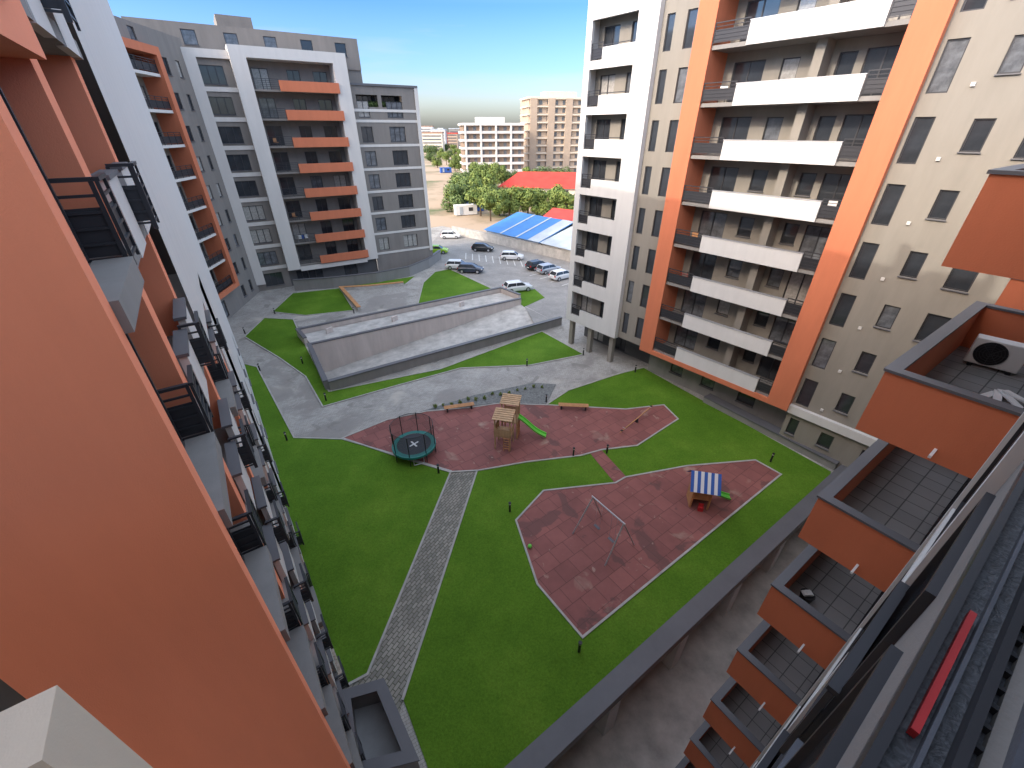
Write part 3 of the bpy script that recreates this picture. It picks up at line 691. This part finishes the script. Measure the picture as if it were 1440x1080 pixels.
crowns=[crown_mesh(1,3.6,6.6,3200,.27,'leaf'),crown_mesh(2,3.2,7.5,3200,.27,'leaf'),crown_mesh(5,4.0,5.8,3200,.28,'leaf2'),crown_mesh(8,3.4,6.2,3000,.26,'leaf')]
mb=MB(); mb.tube((0,0,0),(.1,.1,2.6),.24,8,.17)
for a in range(5):
    mb.tube((.1,.1,2.2+a*.15),(1.5*math.cos(a*1.3),1.5*math.sin(a*1.3),4.4+.2*a),.10,6,.04)
trunk=mb.mesh('trunk','bark')
def tree(px,py,ci,sc,label,group=None):
    p=G(px,py); t=thing('tree',label,'tree',(p[0],p[1],0),random.uniform(0,6),group); t.scale=(sc,sc,sc*random.uniform(.85,1.1))
    put('trunk',trunk,t); put('crown',crowns[ci],t)
random.seed(5)
for px,py,s in [(646,298,1.1),(656,288,1.2),(664,293,1.2),(676,304,1.2),(690,311,1),(702,303,1.15),(716,306,1.1),(728,303,1.1),(742,304,1.05),(755,302,1.1),(768,304,1.0),(782,302,1.05),(796,304,1.0),(650,279,1.2),(668,277,1.3),(684,279,1.3),(640,288,1.1),(672,266,1.2),(690,266,1.2),(655,268,1.2),(706,262,1.2),(720,262,1.1),(700,290,1.0),(760,262,1.1),(790,262,1.1),(775,262,1.1),(740,260,1.2),(722,290,.8),(748,291,.8),(775,292,.8)]:
    tree(px,py,random.randrange(4),s*random.uniform(.92,1.08),'leafy green tree in the grove around the red roofed house and blue shed','trees in the grove')
for px,py in [(615,236),(628,232),(640,240),(606,228),(650,236),(622,224),(634,221),(645,226),(604,220),(612,217),(638,214),(628,212),(600,212),(618,211)]:
    tree(px,py,random.randrange(4),random.uniform(.9,1.3),'distant tree on the open ground left of the white and brown flats','distant trees on open ground')
for i in range(8):
    f=(i+.5)/8; lx=t0+(t1-t0)*f
    p=WT(lx,1.25); t=thing('terrace_plant','bushy green plant on the roof terrace of the tower','plant',(p[0],p[1],22.0),0,'plants on tower terrace'); t.scale=(.2,.2,.22)
    put('foliage',crowns[2],t)
    MB().box(-2,2,-2,2,0,2.4).build('planter','coping',t)
# ============================================================ CARS
def carproto(paint,label):
    t=thing('parked_car',label,'car')
    st=[(-2.08,.66,.42,.74),(-1.98,.82,.28,.90),(-1.3,.87,.2,.96),(0,.88,.2,.95),(1.15,.87,.2,.93),(1.85,.82,.25,.78),(2.08,.66,.36,.62)]
    rings=[]
    for x,w,zb,zt in st:
        rings.append([(x,-w*.9,zb),(x,-w,zb+.12),(x,-w,zt-.16),(x,-w*.88,zt),(x,w*.88,zt),(x,w,zt-.16),(x,w,zb+.12),(x,w*.9,zb)])
    MB().loft(rings).build('body',paint,t,smooth=True,fix=True,bevel=.03)
    def ring(z,x0,x1,w): return [(x0,-w*.9,z),(x0+.15,-w,z),(x1-.2,-w,z),(x1,-w*.85,z),(x1,w*.85,z),(x1-.2,w,z),(x0+.15,w,z),(x0,w*.9,z)]
    MB().loft([ring(.9,-1.95,1.15,.79),ring(1.36,-1.62,.42,.66)]).build('windows','glass',t,fix=True)
    MB().loft([ring(1.362,-1.66,.46,.68),ring(1.43,-1.5,.25,.6)]).build('roof',paint,t,fix=True,bevel=.02)
    for s in (-1,1):
        for p_,q_,r_ in (((.45,s*.62,1.38),(1.12,s*.72,.92),.03),((-1.62,s*.62,1.38),(-1.93,s*.74,.92),.05),((-.45,s*.665,1.38),(-.45,s*.80,.92),.03)):
            MB().tube(p_,q_,r_,6).build('pillar',paint,t)
    for x in (-1.28,1.28):
        for s in (-1,1):
            o=MB().tube((x,s*.70,.32),(x,s*.90,.32),.32,18).build('wheel','tyre',t); MB().tube((x,s*.895,.32),(x,s*.915,.32),.20,12).build('rim','alu',o)
    for s in (-1,1):
        MB().box(1.86,2.04,s*.62-.15,s*.62+.15,.60,.74).build('headlight','lamp',t,bevel=.02)
        MB().box(-2.08,-1.96,s*.68-.11,s*.68+.11,.68,.90).build('tail_light','tail',t)
        MB().box(.8,.95,s*.9-.07,s*.9+.07,.92,1.04).build('mirror',paint,t,bevel=.02)
    MB().box(-2.12,-2.09,-.26,.26,.48,.6).build('number_plate','whitep',t)
    return t
cars=[(679,353,'carblack','black hatchback parked nearest the tower end of the car park',100),
(720,365,'carwhite','white hatchback parked alone in the middle bay row',95),
(645,378,'carwhite','white car half hidden behind the dark blue estate by the ramp lawn',95),
(662,383,'cardark','dark blue estate car parked in front of a white car by the lawn',97),
(756,378,'carblack','black car leftmost of the three cars beside the white balcony block',55),
(771,383,'carsilver','silver car between black and white cars beside the white balcony block',55),
(790,392,'carwhite','white car nearest the white balcony block, rightmost of three',55),
(728,409,'carwhite','white hatchback parked on its own beside the small lawn and ramp',70),
(615,356,'cargreen','lime green car partly behind the right edge of the tower',90),
(634,335,'carwhite','small white car far off by the boundary wall',90)]
for px,py,m,l,az in cars:
    t=carproto(m,l); p=G(px,py); t.location=(p[0],p[1],.036); t.rotation_euler[2]=R(90-az)
def line(p,q,w=.12):
    p=Vector(p);q=Vector(q);d=(q-p).normalized();n=Vector((-d.y,d.x))*w/2
    return struct(MB().prism([(p-n)[:],(q-n)[:],(q+n)[:],(p+n)[:]],.036,.041).build('bay_marking','paint'))
for k in range(9):
    a_=Vector(G(655,365)).lerp(Vector(G(735,375)),k/8); d_=Vector(azd(-5))*4.6; line(a_[:],(a_+d_)[:])
for k in range(4):
    a_=Vector(G(745,388)).lerp(Vector(G(790,402)),k/3); d_=Vector(azd(50))*4.6; line(a_[:],(a_+d_)[:])
# ============================================================ PLAYGROUND THINGS
def at(px,py,z=.076): g=G(px,py,z); return (g[0],g[1],z)
t=thing('trampoline','round teal-edged trampoline with tall black safety net on the red rubber','trampoline',at(584,636))
MB().torus((0,0,.72),1.42,.05,36,8).build('frame_ring','alu',t,smooth=True)
mb=MB(); n=40
for i in range(n):
    a1,a2=2*math.pi*i/n,2*math.pi*(i+1)/n
    for zz,rs in ((.79,(1.2,1.55)),):
        mb.quad((rs[0]*math.cos(a1),rs[0]*math.sin(a1),zz),(rs[1]*math.cos(a1),rs[1]*math.sin(a1),zz),(rs[1]*math.cos(a2),rs[1]*math.sin(a2),zz),(rs[0]*math.cos(a2),rs[0]*math.sin(a2),zz))
        mb.quad((rs[1]*math.cos(a1),rs[1]*math.sin(a1),zz-.16),(rs[1]*math.cos(a2),rs[1]*math.sin(a2),zz-.16),(rs[1]*math.cos(a2),rs[1]*math.sin(a2),zz),(rs[1]*math.cos(a1),rs[1]*math.sin(a1),zz))
mb.build('edge_pad','teal',t)
b_=MB().tube((0,0,.74),(0,0,.76),1.22,36).build('jumping_mat','mat',t)
MB().add([(-.3,-.24,.768),(-.2,-.3,.768),(.3,.24,.768),(.2,.3,.768)],[(0,1,2,3)]).add([(-.3,.24,.772),(-.2,.3,.772),(.3,-.24,.772),(.2,-.3,.772)],[(3,2,1,0)]).build('cross_mark','whitep',b_)
for k in range(8):
    a=2*math.pi*k/8; MB().tube((1.5*math.cos(a),1.5*math.sin(a),0),(1.5*math.cos(a),1.5*math.sin(a),2.45),.03,8).build('net_pole','black',t)
for k in range(4):
    a=2*math.pi*k/4+.4; mb=MB(); c=(1.42*math.cos(a-.25),1.42*math.sin(a-.25)); d=(1.42*math.cos(a+.25),1.42*math.sin(a+.25))
    mb.tube((*c,0.02),(*d,.02),.03,6).tube((*c,.02),(*c,.7),.03,6).tube((*d,.02),(*d,.7),.03,6); mb.build('leg','alu',t)
mb=MB()
for i in range(36):
    a1,a2=2*math.pi*i/36,2*math.pi*(i+1)/36; r_=1.46
    mb.quad((r_*math.cos(a1),r_*math.sin(a1),.8),(r_*math.cos(a2),r_*math.sin(a2),.8),(r_*math.cos(a2),r_*math.sin(a2),2.4),(r_*math.cos(a1),r_*math.sin(a1),2.4))
mb.build('safety_net','net',t); MB().torus((0,0,2.42),1.47,.02,36,6).build('top_ring','black',t)
t=thing('play_tower','wooden double climbing tower with green slide at the middle of the playground','climbing frame',at(709,626),R(-12))
def post(x,y,z): return MB().box(x-.05,x+.05,y-.05,y+.05,0,z)
for x,y in ((-.55,-.5),(.55,-.5),(-.55,.6),(.55,.6)): post(x,y,2.7).build('post','paleWood',t)
for x,y in ((-.35,1.9),(.75,1.9),(-.35,.9),(.75,.9)): post(x,y,3.1).build('post','paleWood',t)
MB().box(-.6,.6,-.55,.65,1.15,1.22).build('deck','paleWood',t); MB().box(-.4,.8,.85,1.95,1.45,1.52).build('deck','paleWood',t)
def planks(x0,x1,y,z0,z1,alongx=True):
    mb=MB(); n=int((x1-x0)/.11)
    for i in range(n):
        a=x0+i*(x1-x0)/n; b=a+.095
        if alongx: mb.box(a,b,y-.012,y+.012,z0,z1)
        else: mb.box(y-.012,y+.012,a,b,z0,z1)
    return mb
planks(-.55,.55,-.56,1.15,1.85).build('side_panel','paleWood',t); planks(-.5,.6,-.62,1.15,1.85,False).build('side_panel','paleWood',t); planks(-.5,.6,.62,1.15,1.85,False).build('side_panel','paleWood',t)
planks(-.35,.75,1.97,1.45,2.2).build('side_panel','paleWood',t)
mb=MB()
for i in range(6): mb.box(-.72,.72,-.65+i*.22-.0,-.45+i*.22,2.68+i*.03,2.72+i*.03)
mb.build('roof','paleWood',t)
mb=MB()
for i in range(6): mb.box(-.5,.9,.8+i*.2,.98+i*.2,3.08+i*.03,3.12+i*.03)
mb.build('roof','paleWood',t)
mb=MB(); mb.tube((.1,-.62,0),(.1,-.56,1.2),.03,6); mb.tube((.5,-.62,0),(.5,-.56,1.2),.03,6)
for i in range(5): mb.box(.1,.5,-.64,-.58,.2+i*.22,.24+i*.22)
mb.build('ladder','wood',t)
planks(.9,1.9,.8,0,1.45,False).build('climbing_wall','wood',t)
n=10; rings=[]
for i in range(n+1):
    f=i/n; x=.8+f*2.1; z=1.5*(1-f)**1.15+.18+.05*math.sin(f*6.28*1.2); 
    rings.append([(x,1.15,z+.16),(x,1.18,z),(x,1.62,z),(x,1.65,z+.16),(x,1.60,z+.16),(x,1.57,z+.03),(x,1.23,z+.03),(x,1.2,z+.16)])
MB().loft(rings).build('slide','green',t,fix=True)
t=thing('playhouse','small wooden playhouse with blue and white striped roof and green slide','playhouse',at(980,706),R(-12))
for x in (-.5,.5):
    for y in (-.5,.5): post(x,y,1.8).build('post','wood',t)
MB().box(-.55,.55,-.55,.55,.75,.82).build('deck','wood',t)
planks(-.5,.5,-.52,.8,1.3).build('side_panel','wood',t); planks(-.5,.5,.52,0,1.3).build('side_panel','wood',t); planks(-.5,.5,-.55,.0,1.3,False).build('side_panel','wood',t)
mb=MB(); ns=9
for side in (-1,1):
    for i in range(ns):
        x=-.85+1.7*i/ns; x2=-.85+1.7*(i+1)/ns
        mb.quad((x,side*.88,1.6),(x2,side*.88,1.6),(x2,0,2.5),(x,0,2.5),mi=i%2)
mb.build('striped_roof',['blue','whitep'],t)
rings=[]
for i in range(9):
    f=i/8; x=.55+f*1.5; z=.8*(1-f)**1.1+.12; yy=f*.5
    rings.append([(x,yy-.05,z+.14),(x,yy-.02,z),(x,yy+.38,z),(x,yy+.41,z+.14),(x,yy+.37,z+.14),(x,yy+.34,z+.03),(x,yy+.02,z+.03),(x,yy-.01,z+.14)])
MB().loft(rings).build('slide','green',t,fix=True)
MB().box(-.08,.22,-.78,-.56,0,.3).box(-.08,.22,-.61,-.57,.3,.52).build('step_box','red',t,bevel=.02)
A_=G(834,700,2.4); B_=G(877,737,2.4); mid=((A_[0]+B_[0])/2,(A_[1]+B_[1])/2); dv=Vector((B_[0]-A_[0],B_[1]-A_[1])); Lb=dv.length
t=thing('swing_set','pale metal A-frame swing set with two hanging seats on the red rubber','swing',(mid[0],mid[1],.076),math.atan2(dv.y,dv.x))
MB().tube((-Lb/2-.1,0,2.38),(Lb/2+.1,0,2.38),.045,10).build('top_bar','alu',t)
for sx in (-1,1):
    for sy in (-1,1): MB().tube((sx*Lb/2,0,2.38),(sx*(Lb/2+.15),sy*1.15,0),.04,8).build('leg','alu',t)
for sx in (-.55,.55):
    s=MB().box(sx-.2,sx+.2,-.08,.08,.48,.505).build('seat','bluegrey',t)
    mb=MB(); mb.tube((sx-.18,0,2.38),(sx-.18,0,.5),.006,5); mb.tube((sx+.18,0,2.38),(sx+.18,0,.5),.006,5); mb.build('chain','alu',s)
p=Vector(G(872,608,.3)); q=Vector(G(917,574,.3)); m_=(p+q)/2; L_=(q-p).length
t=thing('seesaw','long low wooden seesaw beam at the right tip of the playground','seesaw',(m_.x,m_.y,.076),math.atan2((q-p).y,(q-p).x))
MB().tube((-L_/2,0,.2),(L_/2,0,.5),.045,8).build('beam','wood',t); MB().box(-.06,.06,-.12,.12,0,.32).build('pivot','rail',t)
for s in (-1,1):
    MB().box(s*L_/2*.9-.1,s*L_/2*.9+.1,-.08,.08,.40+.13*s,.42+.13*s).build('seat','black',t); MB().tube((s*L_/2*.78,-.14,.5+.12*s),(s*L_/2*.78,.14,.5+.12*s),.014,6).build('handle','alu',t)
def bench(p,q,label):
    p=Vector(p);q=Vector(q);m_=(p+q)/2;L_=(q-p).length
    t=thing('bench',label,'bench',(m_.x,m_.y,.03),math.atan2((q-p).y,(q-p).x))
    mb=MB()
    for i in range(4): mb.box(-L_/2,L_/2,-.24+i*.125,-.14+i*.125,.42,.46)
    mb.build('seat','wood',t,bevel=.008)
    for s in (-1,1): MB().box(s*L_/2*.8-.06,s*L_/2*.8+.06,-.2,.2,0,.42).build('leg','rail',t)
bench(G(625,580),G(667,574),'orange timber bench on the playground edge left of the climbing tower')
bench(G(785,575),G(827,577),'orange timber bench on the playground edge right of the climbing tower')
bw2=thing('curved_seat_wall','angular timber-topped seating wall on the lawn in front of the tower','seating')
q=[G(508,437),G(483,409),G(520,407),G(568,402)]
strip(MB(),q,.4,0,.5).build('wall','concrete',bw2,fix=True); strip(MB(),offset(q,-.05,False),.5,.502,.58).build('seat','wood',bw2,fix=True)
bol=None
for px,py,lab in [(617,666,'black bollard lamp at the corner where path meets playground'),(717,720,'black bollard lamp on the lawn just right of the path'),
 (814,917,'black bollard lamp at the near corner of the lower playground'),(1083,650,'black bollard lamp at the far right corner of the lower playground'),
 (806,642,'black bollard lamp left of the narrow red link path'),(853,638,'black bollard lamp right of the narrow red link path'),
 (404,620,'black bollard lamp on the left lawn beside the paved walkway bend'),(459,564,'black bollard lamp at the near tip of the ramp lawn'),
 (366,522,'black bollard lamp at the far tip of the left lawn'),(426,512,'black bollard lamp on the lawn left of the ramp'),
 (345,470,'black bollard lamp at the leftmost corner of the ramp lawn'),(741,515,'black bollard lamp on the kerb at the right of the ramp lawn'),
 (820,500,'black bollard lamp at the right tip of the ramp lawn'),(768,566,'black bollard lamp beside the planting bed tip'),
 (893,524,'black bollard lamp at the top corner of the big lawn'),(562,634,'black bollard lamp just below the trampoline'),(498,441,'black bollard lamp by the timber seating wall'),(387,442,'black bollard lamp at the left tip of the tower lawn')]:
    p=G(px,py)
    if bol is None:
        bol=thing('bollard_lamp',lab,'lamp',(p[0],p[1],.05),0,'bollard lamps in the courtyard')
        MB().tube((0,0,0),(0,0,.6),.065,12).build('post','black',bol); MB().tube((0,0,.6),(0,0,.7),.055,12).build('lens','lamp',bol); MB().tube((0,0,.7),(0,0,.76),.085,12).build('cap','black',bol)
    else: dup(bol,(p[0],p[1],.05),0,lab)
p=at(745,770)
bm=bmesh.new(); bmesh.ops.create_icosphere(bm,subdivisions=3,radius=.12); me=bpy.data.meshes.new('ball'); bm.to_mesh(me); bm.free(); me.materials.append(M['green'])
for f in me.polygons: f.use_smooth=True
tag(put('ball',me,None,(p[0],p[1],.195)),'small green ball at the left edge of the lower playground','ball')
for i in range(14):
    f=i/13; px=612+f*150; py=573-f*28+random.uniform(-2,3); p=G(px,py)
    t=thing('small_shrub','small dark shrub planted in the slate bed','shrub',(p[0],p[1],.06),random.uniform(0,6),'shrubs in the slate bed'); k=random.uniform(.035,.06); t.scale=(k,k,k)
    put('foliage',crowns[3],t)
# ============================================================ WORLD, SUN, CAMERA
az_s=239.0; el=27.0
w=bpy.data.worlds.new('World'); bpy.context.scene.world=w; w.use_nodes=True; N=w.node_tree.nodes; L=w.node_tree.links
bg=N['Background']; sk=N.new('ShaderNodeTexSky'); sk.sky_type='NISHITA'; sk.sun_disc=False; sk.sun_elevation=R(el); sk.sun_rotation=R(az_s)
sk.dust_density=2.0; sk.air_density=1.0; sk.ozone_density=1.0
hs=N.new('ShaderNodeHueSaturation'); hs.inputs['Saturation'].default_value=.8; L.new(sk.outputs[0],hs.inputs['Color'])
tc=N.new('ShaderNodeTexCoord'); sp=N.new('ShaderNodeSeparateXYZ'); L.new(tc.outputs['Generated'],sp.inputs[0])
rmp=N.new('ShaderNodeValToRGB'); e=rmp.color_ramp.elements
e[0].position=0; e[0].color=(.165,.17,.185,1); e[1].position=1; e[1].color=(.66,.58,.49,1)
for pos,c in ((.05,(.165,.18,.21)),(.10,(.105,.155,.235)),(.19,(.055,.112,.225)),(.30,(.24,.26,.31)),(.42,(.62,.55,.48))):
    x=e.new(pos); x.color=(*c,1)
L.new(sp.outputs[2],rmp.inputs[0])
g=N.new('ShaderNodeMix'); g.data_type='RGBA'; g.blend_type='MULTIPLY'; g.inputs[0].default_value=1; L.new(hs.outputs[0],g.inputs[6]); L.new(rmp.outputs[0],g.inputs[7])
g2=N.new('ShaderNodeVectorMath'); g2.operation='SCALE'; g2.inputs['Scale'].default_value=10; L.new(g.outputs[2],g2.inputs[0])
mp=N.new('ShaderNodeMapping'); mp.inputs['Scale'].default_value=(1.2,1.2,9); nz=N.new('ShaderNodeTexNoise'); nz.inputs['Scale'].default_value=2.2; nz.inputs['Detail'].default_value=7
L.new(tc.outputs['Generated'],mp.inputs[0]); L.new(mp.outputs[0],nz.inputs['Vector'])
mr=N.new('ShaderNodeMapRange'); mr.inputs[1].default_value=.50; mr.inputs[2].default_value=.78; mr.inputs[3].default_value=0; mr.inputs[4].default_value=.5; L.new(nz.outputs[0],mr.inputs[0])
mx=N.new('ShaderNodeMix'); mx.data_type='RGBA'; mx.inputs[7].default_value=(6.0,6.1,6.3,1); L.new(mr.outputs[0],mx.inputs[0]); L.new(g2.outputs[0],mx.inputs[6])
L.new(mx.outputs[2],bg.inputs['Color']); bg.inputs['Strength'].default_value=.15
sl=bpy.data.lights.new('Sun','SUN'); sl.energy=2.0; sl.angle=R(.5); sl.color=(1,.94,.84); so=bpy.data.objects.new('Sun',sl); C.objects.link(so)
ds=Vector((math.sin(R(az_s))*math.cos(R(el)),math.cos(R(az_s))*math.cos(R(el)),math.sin(R(el)))); so.rotation_euler=ds.to_track_quat('Z','Y').to_euler(); so.location=ds*60
cam=bpy.data.cameras.new('Camera'); co=bpy.data.objects.new('Camera',cam); C.objects.link(co)
cam.sensor_width=36; cam.lens=36*FPX/1440; cam.clip_start=.02; cam.clip_end=5000
co.location=(0,0,H); co.rotation_euler=(math.pi/2-PITCH,0,0)
sc=bpy.context.scene; sc.camera=co
sc.view_settings.view_transform='Standard'; sc.view_settings.look='None'; sc.view_settings.exposure=0
